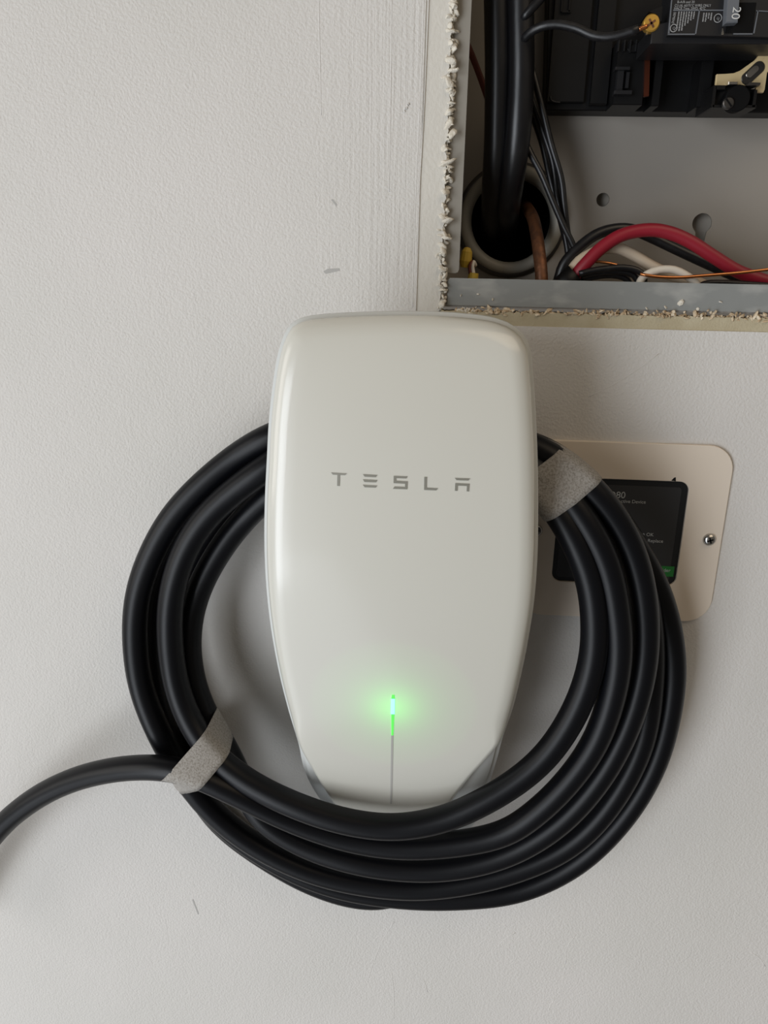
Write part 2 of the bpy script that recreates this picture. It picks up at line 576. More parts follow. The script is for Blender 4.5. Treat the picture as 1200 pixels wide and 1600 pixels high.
# conduit bushing: ring, and the pipe going back into the wall
mb = MB().lathe(cc + Vector((0, .0, 0)), (0, -1, 0), [(-.004, RI), (.006, RI), (.0095, RI + .0015), (.0105, RI + .0035), (.0105, RO - .002), (.009, RO), (0, RO), (0, RI + .001)], 48, False)
bush = mb.build('conduit_bushing', M_bushing, panel, True)
bush['label'] = 'round grey bushing where the thick cables enter'
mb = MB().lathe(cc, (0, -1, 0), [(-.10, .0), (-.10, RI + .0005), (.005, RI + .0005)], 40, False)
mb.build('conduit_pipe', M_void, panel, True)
MB().lathe(cc, (0, -1, 0), [(.0, RO), (.0, RO + .003), (.002, RO + .003), (.0035, RO + .001), (.0035, RO)], 40, False).build('lock_nut', M_dsteel, panel)

# black plastic bus base behind the breaker


def rectpx(x0, y0, x1, y1, Y):
    a, b = at((x0 + x1) / 2, y0, Y), at((x0 + x1) / 2, y1, Y)
    c, d = at(x0, (y0 + y1) / 2, Y), at(x1, (y0 + y1) / 2, Y)
    return [Vector((c.x, Y, b.z)), Vector((d.x, Y, b.z)), Vector((d.x, Y, a.z)), Vector((c.x, Y, a.z))]


def block(x0, y0, x1, y1, Y, depth, name, m, parent, ch=.0006):
    return MB().slab(rectpx(x0, y0, x1, y1, Y), depth, ch).build(name, m, parent)


base = MB().slab([at(852, 172, .07), at(1330, 178, .07), at(1330, -190, .07), at(862, -190, .07)], .0175, .001).build('bus_base', M_black, panel)
base['label'] = 'black moulded plastic bus support behind the breaker'
block(863, -40, 921, 160, .066, .0045, 'raised_panel', M_black, base)
block(931, -40, 958, 163, .064, .0065, 'raised_panel', M_black, base)
mb = MB()
for r in ((878, -30, 880.5, 18), (890, -30, 892.5, 18), (878, 16, 892.5, 19.5)):
    mb.slab(rectpx(*r, .0645), .002)
mb.build('slot_rim', M_black, base)
MB().add(*sweep(catmull([at(860, 150, .0655), at(861, 156, .0655), at(866, 159, .0655), at(876, 160, .0655)], .001), .0005, 8)).build('moulded_edge', M_black2, base, True)
block(962, 62, 1009, 164, .050, .021, 'clip_block', M_black, base)
for r in ((964, 108, 974, 142), (978, 112, 983, 138)):
    block(*r, .046, .005, 'clip_tooth', M_black2, base, .0003)
block(962, 104, 985, 109, .044, .006, 'clip_tooth', M_black2, base, .0003)
block(960, 141, 988, 147, .044, .006, 'clip_tooth', M_black2, base, .0003)
mb = MB()
for i in range(4):
    mb.slab(rectpx(966 + i * 9, 62, 968 + i * 9, 80, .047), .004)
mb.build('moulded_rib', M_black2, base)
MB().slab([at(980, 76, .048), at(1006, 58, .048), at(1012, 54, .048), at(1020, 60, .048), at(1026, 80, .048), at(984, 82, .048)], .02, .0005).build('breaker_hook', M_black, base)
for r in ((1022, 78, 1034, 166), (1092, 92, 1112, 168)):
    block(*r, .052, .02, 'divider', M_black, base)
MB().slab([at(1008, 92, .048), at(1016, 90, .048), at(1014, 150, .048), at(1006, 151, .048)], .002, .0002).build('copper_strip', mat('dull_copper', (120, 66, 48), .35, .9), base)

# tin plated busbar stab and the clip with its screw
pts = [(1120, 116), (1133, 115.5), (1146, 114.5), (1156, 110.5), (1168, 102), (1180, 93.5), (1186, 86), (1190, 80), (1200, 72), (1216, 66), (1240, 62), (1240, 112), (1199, 112), (1195, 140), (1193, 144.5), (1180, 144), (1181, 133.5), (1118, 133.5)]
bus = MB().slab([at(x, y, .036) for x, y in reversed(pts)], .0022, .0002).build('busbar_stab', M_tin, panel)
bus['label'] = 'cream tin plated busbar stab with a slotted hole'
c = at(1176.5, 114, .036)
ax = Vector((math.cos(math.radians(44)), 0, math.sin(math.radians(44))))
bz = Vector((-ax.z, 0, ax.x))
oval = []
for i in range(28):
    t = 2 * math.pi * i / 28
    e = ax * (.0042 if math.cos(t) > 0 else -.0042)
    oval.append(c + e + (ax * math.cos(t) + bz * math.sin(t)) * .0036)
MB().slab([p + Vector((0, -.0005, 0)) for p in oval], .0012, .0004).build('stab_slot', M_dsteel, bus)
MB().slab([c + (p - c) * .55 + Vector((0, -.0009, 0)) + bz * .0008 for p in oval], .0006, .0003).build('slot_ridge', M_steel, bus)
mb = MB()
for r in ((1113, 133, 1118, 168), (1177, 140, 1182, 168), (1113, 164, 1182, 168.5), (1118, 133, 1134, 140)):
    mb.slab(rectpx(*r, .030), .03, .0003)
mb.slab(rectpx(1116, 137, 1180, 167, .036), .03, .0003)
clip = mb.build('bus_clip', M_black, panel)
MB().lathe(at(1147, 157, .034), (0, -1, 0), [(0, .0074), (.006, .0074), (.0065, .0069), (.0065, .0)], 32).build('screw_boss', M_void, clip, False)
sc = at(1138, 161, .0268)
s_ = MB().lathe(sc, (0, -1, 0), [(-.002, .0034), (.0004, .0034), (.001, .0028), (.0011, 0)], 24).build('screw', M_dsteel, clip, False)
d = Vector((math.cos(math.radians(-48)), 0, math.sin(math.radians(-48)))); e = Vector((-d.z, 0, d.x))
MB().slab([sc + Vector((0, -.0012, 0)) + d * a * .0028 + e * b * .0005 for a, b in ((-1, -1), (1, -1), (1, 1), (-1, 1))], .0005).build('screw_slot', M_void, clip)
MB().slab([at(1138, 132, .031), at(1153, 132, .031), at(1153, 127.5, .031), at(1138.5, 127.5, .031)], .006, .0004).build('spring_tab', M_steel, clip)
MB().slab([at(1165, 134, .029), at(1188, 133, .029), at(1189, 129, .029), at(1170, 128, .029)], .006, .0004).build('spring_tab', M_dsteel, clip)
MB().slab([at(1173, 139.5, .029), at(1179, 139, .029), at(1180, 136.5, .029)], .004).build('spring_tab', M_steel, clip)

# the breaker
YK = .008
brk = empty('circuit_breaker', at(1100, 64, YK + .03), 'black twenty amp circuit breaker with grey toggle at the top of the panel', 'breaker')
kz = at(1100, 65.5, YK).z
kx = at(1020, 60, YK).x
MB().slab([Vector((kx, YK + .004, kz)), Vector((kx + .12, YK + .004, kz)), Vector((kx + .12, YK + .004, kz + .05)), Vector((kx + .012, YK + .004, kz + .05)), Vector((kx + .012, YK + .004, kz + .012)), Vector((kx, YK + .004, kz + .009))], .034, .0006).build('case', M_black2, brk)


def kq(x0, y0, x1, y1, Y):
    return [at(x0, y1, Y), at(x1, y1, Y), at(x1, y0, Y), at(x0, y0, Y)]


MB().slab([at(1043, 55, YK), at(1232, 59, YK), at(1232, -60, YK), at(1050, -60, YK), at(1049, 10, YK)], .006, .0005).build('front_step', M_black2, brk)
mb = MB()
for (x0, y0, x1, y1) in ((1052, 15, 1134, 16.5), (1044, 52.5, 1086, 54), (1146, 52, 1176, 53.5)):
    mb.slab(kq(x0, y0, x1, y1 + .4, YK - .0004), .001)
for q in (((1092, 16), (1094, 16), (1088, 53), (1086, 53)), ((1049, 0), (1050.5, 0), (1046, 53), (1044, 53)), ((1184, 16), (1185.5, 16), (1179, 52), (1177, 52)), ((1182, 16), (1235, 19), (1235, 20.5), (1182, 17.5))):
    mb.slab([at(x, y, YK - .0004) for x, y in reversed(q)], .001)
mb.build('label_border', M_toggle, brk)
MB().slab([at(1133, 52, YK - .0002), at(1176, 52, YK - .0002), at(1182, 4, YK - .0002), at(1140, 4, YK - .0002)], .001).build('toggle_well', M_void, brk)
tog = MB().slab([at(1134.5, 36, YK - .006), at(1153, 35, YK - .006), at(1158, -30, YK - .006), at(1139, -30, YK - .006)], .007, .0006).build('toggle', M_toggle, brk)
MB().slab([at(1127, 55, YK - .0006), at(1131, 54, YK - .0006), at(1130, 44, YK - .0006), at(1128.5, 44, YK - .0006)], .001).build('pin', M_steel, brk)


def text(s, p, cap, m, parent, rot=0.0, align='LEFT', extr=.00006, name='lettering', squeeze=1.0):
    c = bpy.data.curves.new(name, 'FONT')
    c.body = s
    c.size = cap / .72
    c.align_x = align
    c.extrude = extr
    t = bpy.data.objects.new(name + '_tmp', c)
    COL.objects.link(t)
    dg = bpy.context.evaluated_depsgraph_get()
    me = bpy.data.meshes.new_from_object(t.evaluated_get(dg))
    bpy.data.objects.remove(t)
    R = Matrix.Rotation(rot, 3, 'Y')
    v = [Vector(p) + R @ Vector((q.co.x * squeeze, -q.co.z, q.co.y)) for q in me.vertices]
    f = [tuple(k.vertices) for k in me.polygons]
    bpy.data.meshes.remove(me)
    return mk(name, v, f, m, parent, False)


text('20', at(1146, 10, YK - .0064), .0046, M_print, tog, math.radians(92), name='rating_number')
text('B-A/B and 20', at(1058, 5, YK - .0003), .0013, M_print2, brk)
text('CU-AL 60/75\u00b0C WIRE ONLY', at(1054, 10.5, YK - .0003), .0013, M_print2, brk, squeeze=.92)
text('HACR Type, SWD, 40\u00b0C', at(1053, 15, YK - .0003), .0013, M_print2, brk, squeeze=.95)
# print too small to read: rows of tiny strokes running down the label
mb = MB()
for (xs, y0, y1) in (((1060, 1064, 1068, 1072, 1076, 1080, 1084), 18, 50), ((1099, 1103, 1107, 1111), 20, 35)):
    for k, x in enumerate(xs):
        y = y0
        end = y1 - random.uniform(0, 6) - (k * 3.2 if y1 > 40 and k > 2 else 0)
        while y < end:
            l = random.uniform(.8, 2.2)
            xx = x - (y - y0) * .14
            mb.slab([at(xx, y + l, YK - .0003), at(xx + random.uniform(1.3, 2.2), y + l, YK - .0003), at(xx + 2.0, y, YK - .0003), at(xx + .2, y, YK - .0003)], .0003)
            y += l + random.uniform(.5, .9)
mb.build('fine_print', M_print2, brk)
text('SIEMENS', at(1053, 18.5, YK - .0003), .0014, M_print2, brk, math.radians(96), squeeze=.8)
for (px, py, r, s) in ((1121.5, 28.5, .0023, 'UL'), (1052.5, 44, .0021, 'CE')):
    c0 = at(px, py, YK - .0003)
    MB().lathe(c0, (0, -1, 0), [(0, r), (.0002, r), (.0002, r - .0004), (0, r - .0004), (0, r)], 28, False).build('approval_mark', M_print2, brk)
    text(s, c0 + Vector((0, 0, -.0007)), .0014, M_print2, brk, math.radians(35), 'CENTER', squeeze=.8)
# terminal screw
ts = MB().lathe(at(1018, 36, YK + .004), (0, -1, 0), [(-.004, .0047), (.0006, .0047), (.0014, .004), (.0015, .0)], 28).build('terminal_screw', M_brass, brk, False)
c0 = at(1018, 36, YK + .004 - .0017)
mb = MB()
for a in (35, 125):
    d = Vector((math.cos(math.radians(a)), 0, math.sin(math.radians(a)))); e = Vector((-d.z, 0, d.x))
    mb.slab([c0 + d * i * .0026 + e * j * .0006 for i, j in ((-1, -1), (1, -1), (1, 1), (-1, 1))], .0004)
mb.build('screw_recess', M_oldcopper, ts)
MB().slab([at(1009, 55, YK + .006), at(1013, 54, YK + .006), at(1012, 44, YK + .006), at(1009, 43, YK + .006)], .003, .0002).build('terminal_plate', M_steel, brk)
MB().slab([at(1024, 34, YK + .003), at(1034, 34, YK + .003), at(1036, 8, YK + .003), at(1014, 18, YK + .003), at(1028, 22, YK + .003)], .02, .0003).build('terminal_shroud', M_black, brk)

# ------------------------------------------------------------------ conductors in the panel
wire('service_cable', [(774, -420, .04), (776, -60, .04), (777, 0, .04), (778, 120, .042), (776, 220, .047), (772, 290, .060), (770, 345, .082), (772, 385, .12)], .0083, M_bcable,
     'thick black service cable entering the bushing, the left one', 'service cables', 'cable', n=20)
wire('service_cable', [(811, -420, .036), (813, -60, .036), (813, 0, .036), (814, 120, .037), (809, 210, .040), (800, 280, .052), (793, 330, .070), (788, 375, .12)], .0083, M_bcable,
     'thick black service cable entering the bushing, the right one', 'service cables', 'cable', n=20)
wire('ground_wire', [(818, 318, .12), (824, 326, .09), (833, 342, .072), (839, 370, .058), (843, 400, .048), (846, 430, .042), (847, 470, .042)], .0043, M_oldcopper,
     'tarnished brown copper ground conductor coming out of the bushing', None, 'wire', n=14)
wire('tarnished_wire', [(726, 60, .06), (738, 88, .06), (752, 125, .062), (766, 165, .064), (780, 200, .066)], .0021, M_redbrown,
     'thin reddish brown wire behind the left service cable', None)
blk = [[(822, 70, .055), (829, 100, .052), (846, 165, .05), (861, 225, .05), (877, 280, .05), (882, 325, .05), (888, 370, .05), (899, 410, .05), (905, 450, .05)],
       [(820, 120, .06), (830, 155, .057), (848, 205, .055), (863, 250, .055), (870, 300, .055), (880, 350, .055), (888, 400, .055), (892, 450, .055)],
       [(818, 215, .05), (828, 238, .048), (846, 272, .045), (862, 310, .045), (880, 352, .045), (896, 385, .045), (906, 420, .047), (910, 450, .047)],
       [(818, 140, .066), (830, 175, .063), (846, 220, .062), (856, 262, .061), (866, 305, .06), (880, 360, .06), (893, 410, .06), (899, 450, .06)]]
nm = ['outermost of the thin black wires hanging right of the service cables', 'thin black wire second from the outside of the hanging bunch',
      'thin black wire crossing in front of the bushing rim', 'innermost thin black wire hanging behind the others']
for p, l in zip(blk, nm):
    wire('black_wire', p, .0022, M_bwire, l, 'thin black wires in the panel')
bw = wire('black_wire', [(818, 62, .03), (828, 51, .026), (845, 42, .022), (868, 38, .02), (900, 44, .018), (925, 55, .016), (950, 58, .014), (975, 53, .012), (998, 45.5, .010)], .0026, M_bwire,
          'thin black wire curving over to the brass breaker screw', 'thin black wires in the panel')
wire('bare_tip', [(997, 46, .010), (1004, 43.5, .010), (1011, 41, .010)], .0013, M_copper, 'bare copper end', parent=bw)
wire('black_wire', [(816, 30, .03), (830, 14, .028), (845, -2, .028), (865, -30, .028)], .0026, M_bwire,
     'thin black wire leaving the top edge above the breaker wire', 'thin black wires in the panel')

wire('black_cable', [(872, 440, .045), (881, 413, .044), (902, 389, .044), (931, 367, .046), (959, 358, .048), (985, 358, .05), (1018, 371, .052), (1058, 390, .052), (1101, 410, .052), (1132, 424, .052), (1170, 440, .052), (1230, 455, .05)], .0036, M_bwire,
     'black insulated conductor arching behind the red one', None, 'cable', n=14)
wire('red_cable', [(895, 440, .036), (903, 426, .035), (917, 410, .034), (939, 388, .034), (968, 369, .035), (996, 361, .036), (1024, 359.5, .036), (1053, 366, .036), (1081, 379, .036), (1115, 401, .036), (1152, 423.5, .036), (1180, 434, .036), (1215, 445, .036)], .0043, M_red,
     'red insulated conductor arching along the bottom of the panel', None, 'cable', n=16)
wire('cream_cable', [(884, 440, .040), (893, 423, .0405), (905, 408, .041), (917, 400, .043), (942, 389, .046), (965, 388, .046), (987, 397, .046), (1019, 416, .044), (1053, 431, .042), (1087, 440, .040), (1110, 452, .04)], .0037, M_cream,
     'cream insulated conductor between the black and red arches', None, 'cable', n=14)
wire('white_wire', [(996, 452, .026), (1001, 438, .026), (1010, 429, .026), (1030, 421.5, .026), (1053, 421.5, .026), (1070, 429, .026), (1087, 442, .026), (1092, 455, .026)], .0025, M_white,
     'short white wire looping above the panel lip', None)
wire('copper_wire', [(915, 412, .042), (928, 409, .041), (945, 410, .04), (970, 416, .04), (985, 424, .04)], .0009, M_copper,
     'short thin bare copper wire behind the black wire loops', None, n=8)
wire('copper_wire', [(1000, 428, .024), (1019, 431.5, .0225), (1058, 433.5, .022), (1101, 430.5, .022), (1157, 426, .022), (1200, 421, .022), (1240, 416, .022)], .0010, M_copper,
     'long thin bare copper wire crossing in front of the red cable', None, n=8)
loops = [[(905, 428, .03), (920, 424, .03), (945, 420, .03), (975, 418, .03), (995, 422, .03), (1006, 431, .03), (1006, 445, .03)],
         [(905, 432, .034), (922, 428, .034), (948, 425, .034), (972, 425, .034), (990, 430, .034), (998, 442, .034)],
         [(905, 436, .038), (922, 434, .038), (946, 430, .038), (965, 431, .038), (980, 437, .038), (985, 448, .038)]]
for p, l in zip(loops, ('outer black wire loop beside the short white wire', 'middle black wire loop low in the panel', 'innermost black wire loop low in the panel')):
    wire('black_wire', p, .0021, M_bwire, l, 'black wire loops at the panel bottom')
wire('black_wire', [(1080, 455, .03), (1101, 443.5, .03), (1130, 442, .03), (1165, 444, .03), (1200, 446.5, .03), (1240, 450, .03)], .002, M_bwire,
     'thin black wire lying along the lip at the right', 'thin black wires in the panel')
v, f = sweep([at(872, 458, .038), at(884, 441, .037), at(899, 427, .036)], .0072, 18)
tag(mk('cable_sheath', v, f, M_black), 'cut black sheath end the red and cream conductors come out of', 'cable')
for (px, py, Y, l) in ((726, 404, .03, 'yellow wire connector tucked behind the left flange'), (738, 426, .026, 'yellow wire connector with striped wires at the panel corner')):
    t = empty('wire_connector', at(px, py + 14, Y), l, 'connector', 'yellow wire connectors')
    ax = Vector((.1, 0, 1))
    MB().lathe(at(px, py + 14, Y), ax, [(0, .003), (.004, .0042), (.010, .0036), (.0125, .002), (.013, 0)] if py < 410 else [(0, .0036), (.0055, .0034), (.0055, 0)], 12).build('shell', M_yellow, t)
    if py > 410:
        for i, m in enumerate((M_redbrown, M_white)):
            v, f = sweep(catmull([at(735 + i * 5, 428, Y - .001), at(734 + i * 4.5, 416, Y - .001), at(738 + i * 2, 409, Y), at(742 + i, 415, Y + .003)], .001), .0012, 8)
            mk('wire_end', v, f, m, t)

# ------------------------------------------------------------------ surge protector plate with its screen
YP = -.0025
sl, sr = at(838, 829, YP), at(1108, 843, YP)
cxp = (sl.x + sr.x) / 2
prx = at(1130, 830, YP).x
plx = 2 * cxp - prx
pzt, pzb = at(1005, 692.5, YP).z, at(960, 966, YP).z
surge = empty('surge_protector', (cxp, 0, pzb), 'beige surge protector plate with a black screen behind the cable coil', 'surge protector')


def rrect(x0, x1, z0, z1, r, Y, n=8):
    out = []
    for (cx, cz, a0) in ((x1 - r, z1 - r, 0), (x0 + r, z1 - r, 90), (x0 + r, z0 + r, 180), (x1 - r, z0 + r, 270)):
        for i in range(n + 1):
            a = math.radians(a0 + 90 * i / n)
            out.append(Vector((cx + r * math.cos(a), Y, cz + r * math.sin(a))))
    return out


sx0, sx1 = at(865, 870, YP).x, at(1067, 830, YP).x
sz1, sz0 = at(1000, 750.5, YP).z, at(960, 912, YP).z
o = plate_with_holes('cover_plate', rrect(plx, prx, pzb, pzt, .017, YP), [list(reversed(rrect(sx0, sx1, sz0, sz1, .0065, YP)))], -YP + .0006, M_plate, surge)
bv = o.modifiers.new('bevel', 'BEVEL')
bv.width = .0005; bv.segments = 2; bv.limit_method = 'ANGLE'
bez = MB().slab(list(reversed(rrect(sx0 - .0005, sx1 + .0005, sz0 - .0005, sz1 + .0005, .0065, -.0011))), .006).build('screen_bezel', M_bezel, surge)
scr = MB().slab(list(reversed(rrect(sx0 + .003, sx1 - .0042, sz0 + .003, sz1 - .0042, .0025, -.0015))), .002, .0002).build('screen', M_screen, bez)
MB().slab([at(1049, 751, YP - .0003), at(1056, 752, YP - .0003), at(1056, 746, YP - .0003), at(1053.5, 746.5, YP - .0003)], .001).build('latch', M_black, bez)
YS = -.0017
GT = mat('screen_print', (176, 180, 182), .5)
text('HEPD80', at(977, 778.5, YS), .0046, GT, scr, 0, 'RIGHT')
text('Home Electronics Protective Device', at(1009, 787, YS), .0024, GT, scr, 0, 'RIGHT')
text('Green = OK', at(1021, 838, YS), .0024, GT, scr, 0, 'RIGHT')
text('No light = Replace', at(1036, 848, YS), .0024, GT, scr, 0, 'RIGHT')
gb = MB().slab([Vector((at(990, 893, YS).x, YS, at(1045, 901, YS).z)), Vector((at(1053, 893, YS).x, YS, at(1045, 901, YS).z)), Vector((at(1053, 893, YS).x, YS, at(1045, 885, YS).z)), Vector((at(990, 893, YS).x, YS, at(1045, 885, YS).z))], .0004).build('green_badge', M_green, scr)
text('Schneider', at(1047.5, 894, YS - .0001), .0026, GT, bez, 0, 'RIGHT', name='badge_lettering')
for p in (sl, sr):
    c0 = p + Vector((0, -.0002, 0))
    s = MB().lathe(c0, (0, -1, 0), [(-.001, .0043), (.0003, .0043), (.0016, .0036), (.0023, .002), (.0024, 0)], 28).build('screw', M_steel, surge, True)
    mb = MB()
    for a in (20, 110):
        d = Vector((math.cos(math.radians(a)), 0, math.sin(math.radians(a)))); e = Vector((-d.z, 0, d.x))
        mb.slab([c0 + Vector((0, -.00255, 0)) + d * i * .0021 + e * j * .0005 for i, j in ((-1, -1), (1, -1), (1, 1), (-1, 1))], .0008)
    mb.build('cross_recess', M_void, s)

# ------------------------------------------------------------------ wall charger
KN = [(470, -.092), (560, -.100), (700, -.106), (860, -.106), (980, -.101), (1080, -.093), (1160, -.083), (1230, -.071), (1300, -.056), (1340, -.046)]
KZ = [(at(627 - (py - 750) * .03, py, Y).z, Y) for py, Y in KN]
XC = at(627, 752, -.105).x


def prof(z):
    if z >= KZ[0][0]: return KZ[0][1]
    if z <= KZ[-1][0]: return KZ[-1][1]
    for i in range(len(KZ) - 1):
        (z0, y0), (z1, y1) = KZ[i], KZ[i + 1]
        if z1 <= z <= z0:
            t = (z0 - z) / (z0 - z1)
            def slope(j):
                j0, j1 = max(j - 1, 0), min(j + 1, len(KZ) - 1)
                return (KZ[j1][1] - KZ[j0][1]) / (KZ[j0][0] - KZ[j1][0])
            h = z0 - z1
            m0, m1 = slope(i) * h, slope(i + 1) * h
            return (2 * t ** 3 - 3 * t * t + 1) * y0 + (t ** 3 - 2 * t * t + t) * m0 + (-2 * t ** 3 + 3 * t * t) * y1 + (t ** 3 - t * t) * m1


def F(x, z):
    return prof(z) + .55 * (x - XC) ** 2


def on_face(px, py, off=0.0):
    Y = -.1
    for _ in range(14):
        p = at(px, py, Y)
        Y = F(p.x, p.z) + off
    return at(px, py, Y)


charger = empty('wall_charger', (XC, 0, at(620, 1330, -.05).z), 'white glossy wall mounted car charger with green status light', 'charger')
OUT = [(500, 498), (560, 494.5), (640, 493), (720, 496), (775, 504), (805, 518), (821, 540), (828, 590), (832, 650), (835, 720), (836, 800), (835, 870), (830, 940), (821, 1000), (809, 1060), (796, 1112), (781, 1156),
       (762, 1180), (737, 1208), (714, 1238), (695, 1265), (672, 1288), (620, 1298), (572, 1290), (545, 1275), (528, 1260), (505, 1226), (486, 1194), (470, 1165),
       (455, 1115), (440, 1055), (428, 990), (420, 920), (417, 850), (418, 780), (421, 720), (425, 650), (432, 590), (439, 552), (447, 528), (457, 511), (474, 502)]
EDGE = .0058          # where the rounded rim of the glass meets the side
ol = catmull([on_face(x, y, EDGE) for x, y in OUT], .004, True)


def inward(loop):
    """unit inward normals in the x-z plane"""
    n = len(loop)
    c = sum(loop, Vector()) / n
    res = []
    for i in range(n):
        t = loop[(i + 2) % n] - loop[i - 2]
        nn = Vector((-t.z, 0, t.x)).normalized()
        if nn.dot(c - loop[i]) < 0: nn = -nn
        res.append(nn)
    return res


def loft(rings, close_first=False):
    n = len(rings[0])
    v = [p for r in rings for p in r]
    f = []
    for k in range(len(rings) - 1):
        for i in range(n):
            j = (i + 1) % n
            f.append((k * n + i, k * n + j, (k + 1) * n + j, (k + 1) * n + i))
    return v, f


inn = inward(ol)
rings = []
RF = .0105            # width of the rounded rim, tighter round the lower tip
Zc = at(627, 1150, -.085).z
rf = lambda z: RF if z > Zc + .012 else (.0045 if z < Zc - .006 else .0045 + (RF - .0045) * (z - Zc + .006) / .018)
rings.append([Vector((p.x, F(p.x, p.z) + EDGE + .0035, p.z)) for p in ol])
for a in (0, 12, 25, 40, 55, 70, 80, 90):
    a = math.radians(a)
    ring = []
    for p, nn in zip(ol, inn):
        q = p + nn * rf(p.z) * (1 - math.cos(a))
        ring.append(Vector((q.x, F(q.x, q.z) + EDGE * (1 - math.sin(a)), q.z)))
    rings.append(ring)
last = rings[-1]
zt, zb = max(p.z for p in last), min(p.z for p in last)
for t in (.1, .22, .36, .5, .64, .78, .9, 1.0):
    ring = []
    for p in last:
        zs = min(max(p.z, zb + .045), zt - .06)
        q = p.lerp(Vector((XC, 0, zs)), t)
        ring.append(Vector((q.x, F(q.x, q.z), q.z)))
    rings.append(ring)
v, f = loft(rings)
# weld the innermost ring onto its spine
face = mk('face_plate', v, f, M_face, charger)
bm = bmesh.new(); bm.from_mesh(face.data)
bmesh.ops.remove_doubles(bm, verts=bm.verts, dist=1e-5)
bmesh.ops.recalc_face_normals(bm, faces=bm.faces)
bm.to_mesh(face.data); bm.free()
face['label'] = 'glossy white glass face'

# body shell behind the glass, narrowing to the mounting neck the cable hangs round
BOUT = [(p[0], p[1]) for p in OUT[:17]] + [(772, 1190), (757, 1236), (742, 1282), (715, 1310), (670, 1326), (620, 1331), (575, 1322), (545, 1300), (516, 1268), (492, 1234), (478, 1202)] + [(p[0], p[1]) for p in OUT[28:]]
BD = .0085
bl = catmull([on_face(x, y, BD) for x, y in BOUT], .004, True)
binn = inward(bl)
cb = Vector((XC, 0, at(622, 985, -.08).z))


def bring(grow, dy, inner=None):
    out = []
    for p, nn in zip(bl, binn):
        q = p - nn * grow
        if inner: q = cb + (q - cb) * inner
        out.append(Vector((q.x, F(q.x, q.z) + dy, q.z)))
    return out


def neck(Y, k=1.0):
    out = []
    for p in bl:
        d = p - cb
        out.append(Vector((cb.x + d.x * .70 * k, Y, cb.z + d.z * (.50 if d.z > 0 else .78) * k)))
    return out


rings = [bring(0, BD, .74), bring(-.0014, BD - .0006), bring(-.0010, BD + .0014), bring(.0017, BD + .0018), bring(.0021, BD + .0026), bring(.0021, BD + .008), bring(-.001, BD + .014)]
lastr = rings[-1]
nk = neck(-.052)
rings.append([Vector((b.x, min(max(a.y + .012, -.062), -.038), b.z)) for a, b in zip(lastr, nk)])
rings.append(neck(-.02))
rings.append(neck(0.0))
v, f = loft(rings)
n = len(bl)
f.append(tuple(range((len(rings) - 1) * n, len(rings) * n)))
body = mk('body', v, f, M_body, charger)

# lettering, laid on the face
def decal(polys, name, m, parent, off=.00025, sub=1):
    mb = MB()
    for poly in polys:
        a = [on_face(x, y, -off) for x, y in poly]
        b = [on_face(x, y, .0001) for x, y in poly]
        n = len(a)
        mb.add(a + b, [tuple(range(n)), tuple(reversed(range(n, 2 * n)))] + [(i, (i + 1) % n, n + (i + 1) % n, n + i) for i in range(n)])
    return mb.build(name, m, parent)


def L(pts):
    return [(500 + x * .21667, 720 + y * .21667) for x, y in pts]


decal([L([(80, 85), (193, 92), (180, 104), (92, 100)]), L([(125, 102), (143, 103), (141, 182), (123, 181)])], 'letter_t', M_letter, charger)
decal([L([(309, 97), (413, 103), (402, 119), (322, 115)]), L([(309, 134), (413, 139), (404, 156), (320, 153)]), L([(308, 173), (412, 179), (402, 194), (322, 191)])], 'letter_e', M_letter, charger)
decal([L([(531, 109), (631, 113), (622, 128), (549, 125), (549, 144), (632, 149), (629, 206), (525, 202), (536, 186), (613, 189), (613, 166), (530, 161)])], 'letter_s', M_letter, charger)
decal([L([(752, 116), (771, 117), (769, 194), (851, 199), (838, 214), (750, 210)])], 'letter_l', M_letter, charger)
decal([L([(972, 124), (1082, 128), (1070, 143), (985, 140)]), L([(975, 161), (1078, 166), (1074, 221), (1057, 220), (1059, 182), (993, 179), (991, 217), (972, 216)])], 'letter_a', M_letter, charger)


def ribbon(y0, y1, w0, w1, name, m, off):
    polys = []
    n = max(2, int((y1 - y0) / 12))
    for i in range(n):
        a, b = y0 + (y1 - y0) * i / n, y0 + (y1 - y0) * (i + 1) / n
        wa, wb = w0 + (w1 - w0) * i / n, w0 + (w1 - w0) * (i + 1) / n
        xa, xb = 614.2 - (a - 1085) * .019, 614.2 - (b - 1085) * .019
        polys.append([(xa - wa, a), (xa + wa, a), (xb + wb, b), (xb - wb, b)])
    return decal(polys, name, m, charger, off)


ribbon(1149, 1256, 1.7, 1.4, 'light_guide', M_seam, .0002)
ribbon(1086, 1092, 1.8, 2.6, 'status_light_tip', M_led2, .0003)
ribbon(1092, 1116, 2.7, 2.7, 'status_light', M_led, .0003)
ribbon(1116, 1149, 2.2, 1.4, 'status_light_tail', M_led2, .0003)
# the lamp itself sits inside the body and glows through the glass
pl = bpy.data.lights.new('status_lamp', 'POINT')
pl.energy = .095
pl.color = (.05, 1.0, .05)
pl.shadow_soft_size = .002
lo = bpy.data.objects.new('status_lamp', pl)
COL.objects.link(lo)
lo.parent = charger
lo.location = on_face(613.5, 1106) + Vector((0, .017, .004)) - ORG[charger]

lc = on_face(613.5, 1106)
hx = Vector((0, 1, (F(lc.x, lc.z - .01) - F(lc.x, lc.z + .01)) / .02)).normalized()
MB().lathe(lc + hx * .003, hx, [(.004, .034), (.004, .036), (.03, .026), (.03, 0), (.028, 0), (.028, .024), (.004, .034)], 24, False).build('light_shroud', M_void, charger, True)  # unseen black cup, added to keep green light from tinting the whole face

